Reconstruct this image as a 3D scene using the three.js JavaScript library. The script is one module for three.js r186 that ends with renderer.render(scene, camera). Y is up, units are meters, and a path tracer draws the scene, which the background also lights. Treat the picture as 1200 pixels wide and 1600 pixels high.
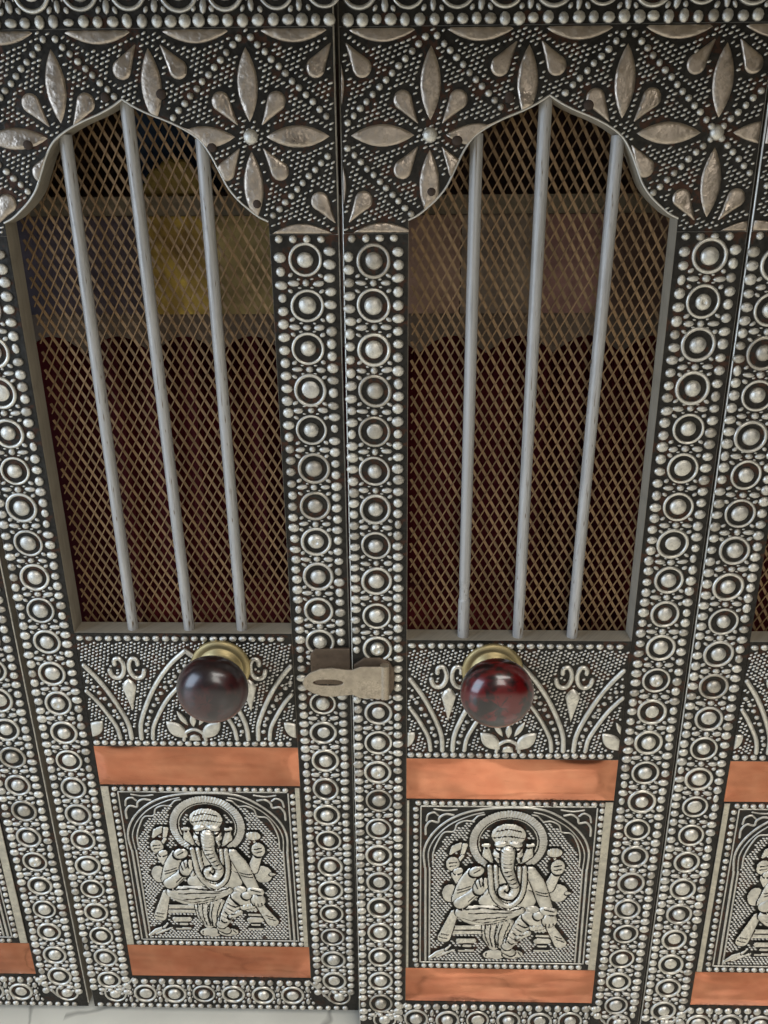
import * as THREE from 'three';
import { mergeGeometries } from 'three/addons/utils/BufferGeometryUtils.js';
import { RoundedBoxGeometry } from 'three/addons/geometries/RoundedBoxGeometry.js';
import { RectAreaLightUniformsLib } from 'three/addons/lights/RectAreaLightUniformsLib.js';

// ---------------------------------------------------------------- camera, lamps, exposure
const scene = new THREE.Scene();
scene.background = new THREE.Color(0x000000);
const camera = new THREE.PerspectiveCamera(63.93, 3 / 4, 0.01, 30);
camera.rotation.order = 'YXZ';
camera.rotation.set(-0.3499, 0.0239, -0.0062);
camera.position.set(0.0142, 0.0228, 0.3994);
scene.add(camera);
const renderer = new THREE.WebGLRenderer({ antialias: true });
renderer.toneMapping = THREE.LinearToneMapping;
renderer.toneMappingExposure = 0.79;
renderer.shadowMap.enabled = true;
RectAreaLightUniformsLib.init();
// the daylit window to the left, the warm ceiling panel and the window in the far wall (their fittings are built at the end of the script)
const WINDOW = { pos: [-1.5, 0.25, 0.95], w: 1.0, h: 1.2, look: [0.1, -0.25, 0.0], color: [0.66, 0.80, 1.0], power: 6.5 };
const CEILING = { pos: [0.55, 1.35, 0.9], w: 1.3, h: 1.1, look: [0.45, -0.5, 0.65], color: [1.0, 0.955, 0.90], power: 9.8 };
const FAR = { pos: [0.45, 1.12, 2.24], w: 0.8, h: 1.15, look: [0.45, 1.12, 0], color: [1.0, 0.965, 0.90], power: 7 };
for (const L of [WINDOW, CEILING, FAR]) {
  const l = new THREE.RectAreaLight(new THREE.Color().setRGB(...L.color), L.power, L.w, L.h);
  l.position.set(...L.pos); l.lookAt(...L.look); scene.add(l); L.light = l;
}

// ---------------------------------------------------------------- helpers
let seed = 7;
const rnd = () => { seed = (seed * 1664525 + 1013904223) >>> 0; return seed / 4294967296; };
const jit = (a) => (rnd() * 2 - 1) * a;
const lerp = (a, b, t) => a + (b - a) * t;
function hash(x, y, s) { let h = Math.imul(x, 374761393) + Math.imul(y, 668265263) + Math.imul(s, 974634357); h = Math.imul(h ^ (h >>> 13), 1274126177); return ((h ^ (h >>> 16)) >>> 0) / 4294967296; }
function noise(x, y, per, s) {                                       // tileable value noise
  const xi = Math.floor(x), yi = Math.floor(y), fx = x - xi, fy = y - yi, w = (v) => ((v % per) + per) % per;
  const u = fx * fx * (3 - 2 * fx), v = fy * fy * (3 - 2 * fy);
  return lerp(lerp(hash(w(xi), w(yi), s), hash(w(xi + 1), w(yi), s), u), lerp(hash(w(xi), w(yi + 1), s), hash(w(xi + 1), w(yi + 1), s), u), v);
}
function fbm(u, v, base, oct, s) { let a = 0, t = 0, k = 0.5, f = base; for (let i = 0; i < oct; i++) { a += k * noise(u * f, v * f, f, s + i); t += k; k *= 0.55; f *= 2; } return a / t; }
function tex(n, fn, srgb, m = n) {
  const d = new Uint8Array(n * m * 4);
  for (let y = 0; y < m; y++) for (let x = 0; x < n; x++) {
    const c = fn(x / n, y / m), i = (y * n + x) * 4;
    for (let k = 0; k < 3; k++) d[i + k] = Math.max(0, Math.min(255, Math.round(255 * (Array.isArray(c) ? c[k] : c))));
    d[i + 3] = 255;
  }
  const t = new THREE.DataTexture(d, n, m); t.wrapS = t.wrapT = THREE.RepeatWrapping; t.magFilter = THREE.LinearFilter; t.minFilter = THREE.LinearMipmapLinearFilter;
  t.generateMipmaps = true; if (srgb) t.colorSpace = THREE.SRGBColorSpace; t.needsUpdate = true; return t;
}
const C = (r, g, b) => new THREE.Color().setRGB(r, g, b);
const K = 0.001, Y0 = 498;                                           // parts of a door are written in millimetres, y = 0 at the top of its stiles
const used = {};
function numbered(n) { const k = used[n] ?? 0; used[n] = k + 1; return k ? `${n}_${String(k).padStart(3, '0')}` : n; }
function shadow(o) { o.castShadow = true; o.receiveShadow = true; return o; }
function thing(name, label, category, group) {
  const o = new THREE.Group(); o.name = numbered(name); o.userData = { label, category }; if (group) o.userData.group = group; scene.add(o); return o;
}
function top(name, geo, mat, label, category) {
  const o = shadow(new THREE.Mesh(geo, mat)); o.name = numbered(name); o.userData = { label, category }; scene.add(o); return o;
}
function structure(name, geo, mat) { const o = shadow(new THREE.Mesh(geo, mat)); o.name = name; o.userData.kind = 'structure'; scene.add(o); return o; }
function mesh(name, geo, mat, parent) { const o = shadow(new THREE.Mesh(geo, mat)); o.name = name; parent.add(o); return o; }
function put(name, geo, mat, parent, x, y, z, sx = 1, sy = sx, sz = sx, rz = 0) {   // unit geometry, placed and sized in mm
  const o = mesh(name, geo, mat, parent); o.position.set(x * K, (y + Y0) * K, z * K); o.scale.set(sx * K, sy * K, sz * K); o.rotation.z = rz; return o;
}
function stuff(name, geo, mat, parent, list) {                        // list of [x, y, z, sx, sy, sz, rz]
  const o = shadow(new THREE.InstancedMesh(geo, mat, list.length)); o.name = name; o.userData.kind = 'stuff';
  const d = new THREE.Object3D();
  list.forEach(([x, y, z, sx, sy, sz, rz], i) => { d.position.set(x * K, (y + Y0) * K, z * K); d.scale.set(sx * K, sy * K, sz * K); d.rotation.set(0, 0, rz || 0); d.updateMatrix(); o.setMatrixAt(i, d.matrix); });
  parent.add(o); return o;
}
function toDoor(g) { g.scale(K, K, K); g.translate(0, Y0 * K, 0); return g; }        // mm geometry to the door's metres
function planarUV(g, s = 60) { const p = g.attributes.position, u = new Float32Array(p.count * 2); for (let i = 0; i < p.count; i++) { u[2 * i] = (p.getX(i) + p.getZ(i) * 0.7) / s; u[2 * i + 1] = (p.getY(i) + p.getZ(i) * 0.5) / s; } g.setAttribute('uv', new THREE.BufferAttribute(u, 2)); return g; }
function slab(pts, holes, z0, z1, bevel = 0) {                        // extruded outline in mm
  const s = new THREE.Shape(pts.map((p) => new THREE.Vector2(p[0], p[1])));
  for (const h of holes || []) s.holes.push(new THREE.Path(h.map((p) => new THREE.Vector2(p[0], p[1]))));
  const g = new THREE.ExtrudeGeometry(s, { depth: z1 - z0 - 2 * bevel, bevelEnabled: bevel > 0, bevelThickness: bevel, bevelSize: bevel, bevelOffset: -bevel, bevelSegments: 2, curveSegments: 8 });
  g.translate(0, 0, z0 + bevel); planarUV(g); return toDoor(g);
}
const rect = (x0, y0, x1, y1) => [[x0, y0], [x1, y0], [x1, y1], [x0, y1]];
function puff(outline, h, z = 0, flat = 0.55) {                       // a domed piece on a star-shaped outline, in mm
  let cx = 0, cy = 0; for (const p of outline) { cx += p[0]; cy += p[1]; } cx /= outline.length; cy /= outline.length;
  const n = outline.length, pos = [], idx = [], lev = [[1, 0], [0.93, 0.5], [0.8, 0.82], [flat, 0.97]];
  for (const [s, k] of lev) for (const p of outline) pos.push(cx + (p[0] - cx) * s, cy + (p[1] - cy) * s, z + h * k);
  pos.push(cx, cy, z + h);
  for (let l = 0; l < 3; l++) for (let i = 0; i < n; i++) { const a = l * n + i, b = l * n + (i + 1) % n, c = a + n, d = b + n; idx.push(a, b, c, b, d, c); }
  for (let i = 0; i < n; i++) idx.push(3 * n + i, 3 * n + (i + 1) % n, 4 * n);
  const g = new THREE.BufferGeometry(); g.setAttribute('position', new THREE.Float32BufferAttribute(pos, 3)); g.setIndex(idx);
  planarUV(g); g.computeVertexNormals(); return toDoor(g);
}
function stroke(pts, r, zs = 1, seg = 0, closed = false) {            // a half-round raised line through points in mm
  const c = new THREE.CatmullRomCurve3(pts.map((p) => new THREE.Vector3(p[0], p[1], 0)), closed, 'centripetal');
  const g = new THREE.TubeGeometry(c, seg || Math.max(6, pts.length * 5), r, 6, closed); g.scale(1, 1, zs); planarUV(g);
  if (!closed) { const ends = [pts[0], pts[pts.length - 1]].map((p) => { const s = new THREE.SphereGeometry(r, 6, 4); s.scale(1, 1, zs); s.translate(p[0], p[1], 0); return s; }); return toDoor(mergeGeometries([g, ...ends])); }
  return toDoor(g);
}
function inPoly(x, y, P) { let c = false; for (let i = 0, j = P.length - 1; i < P.length; j = i++) if ((P[i][1] > y) !== (P[j][1] > y) && x < (P[j][0] - P[i][0]) * (y - P[i][1]) / (P[j][1] - P[i][1]) + P[i][0]) c = !c; return c; }

// ---------------------------------------------------------------- materials
const wear = tex(256, (u, v) => { const a = fbm(u, v, 6, 5, 11), b = fbm(u, v, 24, 3, 31), s = noise(u * 90, v * 90, 90, 5); let k = 0.70 + 0.22 * (a - 0.5) + 0.16 * (b - 0.5); if (a > 0.60 && s > 0.5) k -= 0.07; if (s > 0.95) k -= 0.12; return [0.98 * k + 0.22, 0.965 * k + 0.215, 0.93 * k + 0.205]; }, true);
const wearRough = tex(256, (u, v) => { const a = fbm(u, v, 8, 5, 51); return 0.30 + 0.55 * a; }, false);
const fine = tex(256, (u, v) => 0.5 + 0.8 * (fbm(u, v, 16, 4, 71) - 0.5), false);
const silverTones = [[0.90, 0.90, 0.885], [0.80, 0.80, 0.795], [0.93, 0.925, 0.90], [0.62, 0.60, 0.57], [0.86, 0.86, 0.85]];
const silver = silverTones.map((c) => new THREE.MeshStandardMaterial({ color: C(...c), metalness: 1, roughness: 0.86, roughnessMap: wearRough, map: wear, bumpMap: fine, bumpScale: 0.00012 }));
const tone = () => { const r = rnd(); return silver[r < 0.3 ? 0 : r < 0.55 ? 1 : r < 0.75 ? 2 : r < 0.88 ? 4 : 3]; };
const petalMetal = new THREE.MeshStandardMaterial({ color: C(0.62, 0.55, 0.495), metalness: 1, roughness: 0.72, roughnessMap: wearRough, map: wear, bumpMap: fine, bumpScale: 0.0007 });
const silverPlain = new THREE.MeshStandardMaterial({ color: C(0.70, 0.68, 0.63), metalness: 1, roughness: 0.48 });
const rustTex = tex(512, (u, v) => { const a = fbm(u, v, 9, 5, 171), b = fbm(u, v, 40, 3, 181), r = a > 0.585 && b > 0.44; const k = 0.20 + 0.12 * (b - 0.5) + 0.08 * (a - 0.5); return r ? [k * 1.25, k * 0.88, k * 0.7] : [k * 1.0, k * 0.96, k * 0.90]; }, true);
const oxide = new THREE.MeshStandardMaterial({ color: C(0.92, 0.9, 0.86), map: rustTex, metalness: 0.7, roughness: 0.5, bumpMap: fine, bumpScale: 0.0005 });
const woodTex = tex(256, (u, v) => { const g = fbm(u, v * 1, 4, 5, 91), f = noise(u * 120, v * 6, 120, 9); const k = 0.75 + 0.3 * (g - 0.5) + 0.16 * (f - 0.5); return [k, k, k]; }, false);
const boardMat = new THREE.MeshStandardMaterial({ color: C(0.40, 0.35, 0.27), roughness: 0.7, map: woodTex, bumpMap: woodTex, bumpScale: 0.0004 });
const barTex = tex(256, (u, v) => { const a = fbm(u, v, 8, 5, 191), b = noise(u * 22, v * 128, 4096, 195), c = noise(u * 24, v * 60, 4096, 197); let k = 0.78 + 0.20 * (a - 0.5) + 0.03 * (b - 0.5); if (c > 0.93 && a > 0.5) return [0.50, 0.43, 0.35]; if (c > 0.86 && a > 0.52) k -= 0.1; return [k, k * 0.99, k * 0.965]; }, true);
const barMat = new THREE.MeshStandardMaterial({ color: C(0.74, 0.735, 0.74), metalness: 0.3, roughness: 0.5, map: barTex, bumpMap: fine, bumpScale: 0.0003 });
const wireTones = [1, 0.8, 1.18];
const wireMat = wireTones.map((k) => new THREE.MeshStandardMaterial({ color: C(0.285 * k, 0.185 * k, 0.10 * k), metalness: 0.4, roughness: 0.55, map: wear }));
const streak = tex(512, (u, v) => { const a = fbm(u, v, 4, 5, 131), w = noise(u * 5 + 3 * a, v * 42 + 2 * a, 4096, 77), q = fbm(u, v, 12, 3, 141); const sc = noise(u * 9 + v * 3, v * 190 + u * 14, 4096, 79); const k = 0.86 + 0.26 * (a - 0.5) + 0.07 * (w - 0.5) + 0.10 * (q - 0.5) - (sc > 0.93 ? 0.05 : 0); return [k, k * (0.93 + 0.10 * q), k * (0.90 + 0.12 * q)]; }, true);
const streakRough = tex(256, (u, v) => 0.30 + 0.5 * fbm(u, v, 5, 5, 151), false);
const copper = new THREE.MeshStandardMaterial({ color: C(0.81, 0.335, 0.20), metalness: 1, roughness: 0.24, roughnessMap: streakRough, map: streak, bumpMap: streak, bumpScale: 0.00015 });
const flatSilver = new THREE.MeshStandardMaterial({ color: C(0.74, 0.71, 0.63), metalness: 0.85, roughness: 0.6, map: wear });
const brass = new THREE.MeshStandardMaterial({ color: C(0.46, 0.37, 0.19), metalness: 0.9, roughness: 0.85, roughnessMap: wearRough });
const haspMetal = new THREE.MeshStandardMaterial({ color: C(0.58, 0.51, 0.43), metalness: 0.85, roughness: 0.48, map: wear, bumpMap: fine, bumpScale: 0.0002 });
const haspDark = new THREE.MeshStandardMaterial({ color: C(0.20, 0.15, 0.115), metalness: 0.6, roughness: 0.55, map: wear });
const rust = new THREE.MeshStandardMaterial({ color: C(0.055, 0.036, 0.026), roughness: 0.75, metalness: 0.2 });
const lacquer = (r, base, dark) => tex(256, (u, v) => { const a = fbm(u, v, 9, 5, r), b = fbm(u, v, 26, 3, r + 9), k = Math.max(0, Math.min(1, (a - 0.5) * 5 + 0.45 + 1.6 * (b - 0.5))); return [lerp(dark[0], base[0], k), lerp(dark[1], base[1], k), lerp(dark[2], base[2], k)]; }, true);
const redKnob = new THREE.MeshPhysicalMaterial({ map: lacquer(201, [0.35, 0.024, 0.034], [0.065, 0.011, 0.018]), roughness: 0.3, clearcoat: 1, clearcoatRoughness: 0.14 });
const plumKnob = new THREE.MeshPhysicalMaterial({ map: lacquer(231, [0.22, 0.065, 0.07], [0.11, 0.038, 0.05]), roughness: 0.35, clearcoat: 0.9, clearcoatRoughness: 0.2 });

// ---------------------------------------------------------------- the floor in front of the cabinet
const marbleTex = tex(1024, (u, v) => {
  const w = fbm(u, v, 4, 5, 301), vein = Math.abs(noise(u * 6 + 2.2 * w, v * 6 + 1.6 * w, 4096, 305) - 0.5), n2 = fbm(u, v, 16, 4, 311);
  const k = 0.86 + 0.12 * (w - 0.5) + 0.07 * (n2 - 0.5) - 0.20 * Math.max(0, 1 - vein / 0.03); return [k, k * 0.99, k * 0.935];
}, true);
marbleTex.repeat.set(9, 9);
const floorGeo = new THREE.BoxGeometry(4, 0.04, 4); floorGeo.translate(0, -0.526, 1.2);
structure('marble_floor', floorGeo, new THREE.MeshStandardMaterial({ map: marbleTex, roughness: 0.1 }));

// ---------------------------------------------------------------- shared small pieces (unit sizes)
function dome(ws, hs) { const g = new THREE.SphereGeometry(1, ws, hs, 0, Math.PI * 2, 0, Math.PI / 2); g.rotateX(Math.PI / 2); return g; }
const beadGeo = dome(10, 4), bossGeo = dome(18, 6), pebbleGeo = dome(6, 2), dotGeo = dome(8, 3);
const nailedBoss = (() => { const g = new THREE.LatheGeometry([[1, 0], [0.97, 0.3], [0.82, 0.66], [0.55, 0.9], [0.36, 0.96], [0.26, 0.78], [0.2, 0.62], [0, 0.6]].map((p) => new THREE.Vector2(...p)), 18); g.rotateX(Math.PI / 2); return g; })();
const ringGeo = new THREE.TorusGeometry(7.35, 1.0, 6, 30);
const ringThin = new THREE.TorusGeometry(7.2, 0.8, 6, 30);
const unitBox = new THREE.BoxGeometry(1, 1, 1);
const rodGeo = new THREE.CylinderGeometry(1, 1, 1, 14);

// ---------------------------------------------------------------- the window opening of a door
const WX0 = 16.8, WX1 = 139.4, WYB = -198, WC = 78;
const half = [[61.4, 19.5], [57, 21.6], [53, 24.6], [48, 29], [44, 34], [40.5, 41], [37, 48], [33, 53.6], [27, 57.8], [19, 61.6], [11, 64.6], [5, 67.4], [0, 70.4]];
const archRight = new THREE.CatmullRomCurve3(half.map((p) => new THREE.Vector3(WC + p[0], p[1], 0)), false, 'centripetal').getPoints(40).map((p) => [p.x, p.y]);
const opening = [[WX0, WYB], [WX1, WYB], ...archRight, ...archRight.slice(0, -1).reverse().map(([x, y]) => [2 * WC - x, y])];
opening[opening.length - 1][0] = WX0;
function archY(x) { const d = Math.abs(x - WC); for (let i = 0; i < archRight.length - 1; i++) { const a = archRight[i][0] - WC, b = archRight[i + 1][0] - WC; if (d <= a + 1e-3 && d >= b - 1e-3) return lerp(archRight[i][1], archRight[i + 1][1], (a - d) / (a - b || 1)); } return 19.5; }
function nearestEdge(x, y) { let best = 1e9, q = [x, y]; for (let i = 0; i < opening.length; i++) { const a = opening[i], b = opening[(i + 1) % opening.length], dx = b[0] - a[0], dy = b[1] - a[1]; const t = Math.max(0, Math.min(1, ((x - a[0]) * dx + (y - a[1]) * dy) / (dx * dx + dy * dy || 1))); const px = a[0] + t * dx, py = a[1] + t * dy, d = Math.hypot(px - x, py - y); if (d < best) { best = d; q = [px, py]; } } return [q, best]; }
const clear = (x, y, m) => !inPoly(x, y, opening) && nearestEdge(x, y)[1] > m;

// ---------------------------------------------------------------- embossed seated figure (one raised relief, shared by the doors)
const cap = (pts, amp, o = {}) => ({ t: 'cap', pts, amp, ...o });
const ell = (x, y, rx, ry, amp, o = {}) => ({ t: 'ell', x, y, rx, ry, amp, rot: 0, ...o });
function inside(p, x, y) {                                            // 1 in the middle, 0 on the outline, negative outside; and the reach in mm
  if (p.t === 'ell') { const c = Math.cos(p.rot), s = Math.sin(p.rot), dx = x - p.x, dy = y - p.y, a = (c * dx + s * dy) / p.rx, b = (-s * dx + c * dy) / p.ry; return [1 - Math.hypot(a, b), Math.min(p.rx, p.ry)]; }
  let best = -1e9, rr = 1;
  for (let i = 0; i < p.pts.length - 1; i++) { const a = p.pts[i], b = p.pts[i + 1], dx = b[0] - a[0], dy = b[1] - a[1]; const t = Math.max(0, Math.min(1, ((x - a[0]) * dx + (y - a[1]) * dy) / (dx * dx + dy * dy || 1))); const r = lerp(a[2], b[2], t), q = 1 - Math.hypot(x - a[0] - t * dx, y - a[1] - t * dy) / r; if (q > best) { best = q; rr = r; } }
  return [best, rr];
}
function smoothChain(pts, n) { const c = new THREE.CatmullRomCurve3(pts.map((p) => new THREE.Vector3(...p)), false, 'centripetal'); return c.getPoints(n).map((v) => [v.x, v.y, v.z]); }
const fold = (ax, ay, f, a) => (x, y) => a * Math.sin((x * ax + y * ay) * f);
const figurePrims = [
  cap([[-30.1, -32.1, 1.9], [-10, -31.8, 1.9]], 1.0), cap([[-30.1, -36.2, 1.7], [-10, -36, 1.7]], 0.9), cap([[22, -33.3, 1.7], [33, -33.1, 1.7]], 1.0),
  cap([[-26.1, -43.1, 2.2], [-17.4, -43, 2.2]], 0.9), cap([[-23, -47.6, 1.1], [-19, -47.5, 1.1]], 0.6), cap([[-25.9, -51.6, 1.0], [-17.1, -51.4, 1.0]], 0.8),
  cap([[23.2, -38.5, 1.2], [31, -38.4, 1.2]], 0.7), cap([[23.2, -43, 2.2], [30.1, -42.9, 2.2]], 0.9), cap([[24.5, -47.2, 1], [29, -47.2, 1]], 0.6), cap([[22.1, -50.9, 1], [30.6, -50.8, 1]], 0.8),
  cap([[-29.7, -20.2, 2.6], [-35.9, -40.5, 4.2]], 1.1, { f: fold(0.9, 0.3, 2.2, 0.12) }), cap([[31.2, -31.7, 2.8], [38, -44.4, 4]], 1.1, { f: fold(0.5, -0.9, 2.4, 0.12) }),
  ell(-32.9, -4.4, 4.8, 7.1, 1.0, { f: (x, y) => 0.12 * Math.sin(x * 3) * Math.sin(y * 3) }), ell(34, -3.6, 6.0, 7.2, 1.0, { f: (x, y) => 0.12 * Math.sin(x * 3) * Math.sin(y * 3) }), cap([[39.5, -3.5, 1.6], [41.5, -3.5, 0.8]], 0.7),
  cap([[-33.1, 26.5, 1.0], [-30.5, 30.5, 2.6], [-27.5, 32.6, 2.3]], 1.1), cap([[-26.7, 22.5, 1.1], [-24.5, 33, 1.8]], 1.0), cap([[-29.3, 19, 1.2], [-25.8, 25, 1.2]], 1.0),
  cap([[-22.9, -2.2, 3.2], [-29.0, 10.5, 3.6]], 1.5), ell(-31.6, 18.7, 4.2, 5.6, 1.5, { f: fold(0.3, 1, 2.2, 0.15) }), cap([[-29.2, 13.2, 2.2], [-27.5, 14, 2.4]], 1.7),
  cap([[30.5, 21, 0.9], [30, 25, 0.9]], 0.8), ell(29.8, 27.9, 4.8, 3.6, 1.2, { f: fold(1, 0, 2.4, 0.25) }), cap([[27.8, 0.6, 3.6], [31.5, 11.7, 3.0]], 1.5), ell(32.4, 16.9, 4.4, 5.8, 1.5, { f: fold(0.2, 1, 2.4, 0.18) }),
  ell(3.0, 0.5, 15.5, 17.5, 1.7), ell(13.2, -8.5, 7.5, 8, 2.2), ell(-7, -10, 8, 6.5, 2.0),
  cap([[-6, -31, 6.4], [-6.2, -39.5, 5.2], [-4, -46.6, 3.6]], 1.8, { f: fold(0.35, 0.9, 2.3, 0.3) }), cap([[3.5, -29.4, 5.4], [0.6, -39.4, 4.2], [0.6, -46, 2.6]], 1.9, { f: fold(0.9, 0.5, 2.3, 0.3) }),
  ell(-3.6, -54.4, 7.2, 4.2, 1.3), ell(8.2, -53.9, 6.6, 3.8, 1.4), cap([[3.6, -50, 3], [7, -52, 3]], 1.7),
  cap(smoothChain([[18.5, -18.5, 5.6], [15, -27, 6.2], [9.8, -36, 5.2], [4.5, -46, 3.8]], 10), 2.3, { f: fold(0.6, 1, 2.0, 0.34) }), cap([[16.5, -21.5, 4.4], [22.8, -28.6, 4.0]], 2.4), cap([[20, -31, 2.6], [25.5, -30, 2.4]], 2.0, { f: fold(1, 0, 2.5, 0.2) }), cap([[11, -39.5, 2.2], [17, -35.5, 2.2]], 2.0, { f: fold(1, 0.4, 2.2, 0.2) }),
  cap(smoothChain([[-24.5, -19.0, 5.0], [-17, -21.0, 8.0], [-7, -20.4, 7.4], [3, -19, 5.2], [11, -16.4, 3.0]], 12), 2.8, { f: fold(0.3, 1, 2.1, 0.2) }),
  cap(smoothChain([[-19.5, 13.2, 3.6], [-23, 4, 5.2], [-26.2, -8.6, 5.6]], 8), 2.3), ell(-17.0, 13.6, 5.0, 4.0, 2.5, { rot: 0.5 }), cap([[-26.0, -11.2, 4.6], [-19, -4.6, 4.0], [-14.6, 1, 3.6]], 2.7), ell(-13.8, 2.4, 4.8, 7.0, 3.0, { rot: -0.35, f: fold(1, 0.4, 1.9, 0.2) }), cap([[-11, -3.2, 1.4], [-8.6, 1.4, 1.2]], 2.8),
  cap(smoothChain([[15.8, 14.6, 3.6], [20.8, 5, 4.4], [24.6, -6.5, 4.3], [29, -18.6, 3.5]], 10), 2.6), cap([[26.6, -16.4, 3.6], [31.0, -17.6, 3.4]], 2.8), ell(29.8, -24.6, 4.8, 5.8, 2.7, { f: fold(1, 0.2, 2.0, 0.18) }), ell(22.5, -20.6, 3.4, 3.4, 2.7),
  cap(smoothChain([[-9.2, 18, 1.7], [-8.2, 8, 1.7], [-7.0, -2, 1.7], [-2.5, -10.1, 1.8], [3.5, -13.0, 1.9], [8.8, -9.2, 1.8], [11.8, -1.7, 1.7], [12.4, 8, 1.7], [12, 17, 1.7]], 26), 2.7, { f: (x, y) => 0.22 * Math.sin((x + y) * 2.6) }),
  cap(smoothChain([[-5.7, 18.1, 1.4], [-4.4, 4, 1.4], [-2.2, -4.5, 1.4], [2.9, -8.6, 1.5], [7.4, -4, 1.4], [8.9, 6, 1.4], [9, 17, 1.4]], 22), 2.8, { f: (x, y) => 0.2 * Math.sin((x - y) * 2.6) }),
  cap([[-11.6, 32.8, 1.5], [-11.2, 26.5, 3.0], [-8.6, 22.3, 1.5]], 2.0, { f: fold(1, 0.3, 2.2, 0.18) }), cap([[14.8, 32.8, 1.5], [14.0, 26.5, 3.0], [11.4, 22.3, 1.5]], 2.0, { f: fold(1, -0.3, 2.2, 0.18) }), cap([[-13.5, 33.6, 1.2], [-10.5, 33.4, 1.5]], 1.8), cap([[13.6, 33.6, 1.5], [16.6, 34, 1.2]], 1.8),
  ell(1.4, 41.2, 10.4, 8.6, 2.5, { f: (x, y) => 0.34 * Math.sin(x * 2.3 + y) * Math.sin(y * 2.5 - x) }), ell(1.5, 30.2, 8.8, 7.4, 2.7),
  ell(-3.0, 35.4, 4.2, 2.2, 3.5, { rot: 0.25, mx: true }), ell(6.0, 35.4, 4.2, 2.2, 3.5, { rot: -0.25, mx: true }), ell(-3.9, 31.6, 2.2, 0.8, 3.0, { rot: -0.15, gap: 0.5 }), ell(6.9, 31.6, 2.2, 0.8, 3.0, { rot: 0.15, gap: 0.5 }), ell(-4.2, 27.6, 3.6, 2.6, 3.4, { mx: true }), ell(7.2, 27.6, 3.6, 2.6, 3.4, { mx: true }), cap([[-5.6, 24.4, 1.1], [-4, 22, 0.9]], 2.9), cap([[7.6, 24.8, 1.1], [8.4, 22, 0.9]], 2.9),
  cap(smoothChain([[1.5, 29.5, 4.6], [1.4, 23.5, 4.3], [1.9, 15.5, 3.7], [4.8, 7.8, 3.2], [7.0, 0.6, 2.8], [4.2, -4.6, 2.5], [-0.4, -3.6, 2.1], [-1.6, 0.9, 1.8], [1.4, 2.9, 1.6]], 40), 3.7, { f: fold(0.25, 1, 2.6, 0.24), gap: 0.75 }),
  cap([[-44.9, -57.5, 0.9], [-39.5, -53.9, 2.2], [-34, -50, 1.3]], 1.1), cap([[-40, -56.4, 1.1], [-34, -53.2, 1.0], [-29.2, -50.7, 0.7]], 0.9), cap([[-34.5, -50.6, 1], [-31.6, -46.8, 0.7]], 0.9),
];
// chased lines, cut through to the dark ground
const cuts = [
  [[-23, -15.6], [-12, -14.6], [0, -15.6]], [[-24.5, -22.4], [-13, -26], [2, -22.6]], [[-21, -18.6], [-8, -17.8], [6, -17.4]], [[-18, -23.6], [-9, -22.4], [3, -20.4]],
  [[-10, -27.6], [-10, -37], [-7, -46.4]], [[-6.6, -28], [-7, -38], [-5, -47]], [[-3, -28.4], [-4, -38], [-3, -47]], [[0.6, -28], [-1.6, -37], [-1.4, -46]], [[5.2, -27], [2.6, -35], [1.4, -44]], [[7.4, -27.6], [4.6, -36], [3, -43]],
  [[10, -27], [14.5, -29.5], [19.4, -29]], [[9, -31], [13, -33.6], [17.4, -32.6]], [[7.4, -34.4], [11, -37], [14.6, -36.4]], [[5.8, -38], [9, -40.4], [12, -39.6]], [[4.4, -41.6], [7, -43.6], [9.6, -43]],
  [[20.2, -2.6], [27.6, -4.6]], [[19.6, -0.4], [27, -2.4]], [[25.8, -14.6], [32, -16.4]], [[26.4, -19], [32.6, -20.4]], [[-28.4, -2.6], [-20, 1.0]], [[-28.8, -0.6], [-20.4, 2.8]], [[-21.6, -9], [-17.8, -4.4]], [[-20, -10], [-16.4, -5.6]],
  [[27.4, -26], [27.6, -30]], [[29.8, -26.4], [29.8, -30.6]], [[32, -26], [32.4, -29.8]], [[-14.2, 3], [-15.6, 8.8]], [[-12.4, 3.2], [-13, 9.2]], [[-16, 1.6], [-18, 6.4]], [[-18.6, 13.4], [-15, 15.8]], [[-33.6, 17.2], [-29.6, 18.2]], [[-33.8, 19.8], [-29.4, 20.6]], [[30.2, 15.2], [34.8, 16]], [[30, 18], [34.6, 18.8]],
  [[-8.2, 39.4], [1.4, 41.6], [11, 39.4]], [[-6, 44.6], [1.4, 46.6], [8.8, 44.6]],
  [[-6.4, 32.6], [-4, 33.4], [-1.6, 32.2]], [[4.6, 32.2], [7, 33.4], [9.4, 32.6]], [[-5.8, 30.2], [-4, 29.7], [-2.2, 30.1]], [[5.2, 30.1], [7, 29.7], [8.8, 30.2]],
  [[-6, -12.6], [3.4, -16], [13, -13.4]], [[-12, 12], [-13.4, 4]], [[14.6, 6], [13.6, -2]], [[-8.6, -52.6], [-8.9, -55.6]], [[-6.6, -56.8], [-4, -57.6]], [[11.6, -51.8], [13.4, -54.2]], [[10, -55.8], [12.6, -56.4]],
  [[-33, -38], [-37.6, -37]], [[-34, -41], [-39, -39.8]], [[34, -38], [38.4, -40]], [[35, -40.4], [40, -42.6]], [[-27, -34.1], [-11, -33.9]],
];
for (const c of cuts) figurePrims.push(cap(smoothChain(c.map(([x, y]) => [x, y, 0.23]), 12), 0, { cut: true }));
for (const [x, y, a] of [[1.4, 21.5, 0], [1.6, 18.6, 0.05], [2.0, 15.6, 0.15], [2.9, 12.6, 0.3], [4.0, 9.6, 0.35], [5.2, 6.4, 0.3], [6.4, 3.2, 0.2]]) figurePrims.push(cap([[x - 2.4 * Math.cos(a), y - 2.4 * Math.sin(a), 0.2], [x + 2.4 * Math.cos(a), y + 2.4 * Math.sin(a), 0.2]], 0, { cut: true }));
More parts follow.
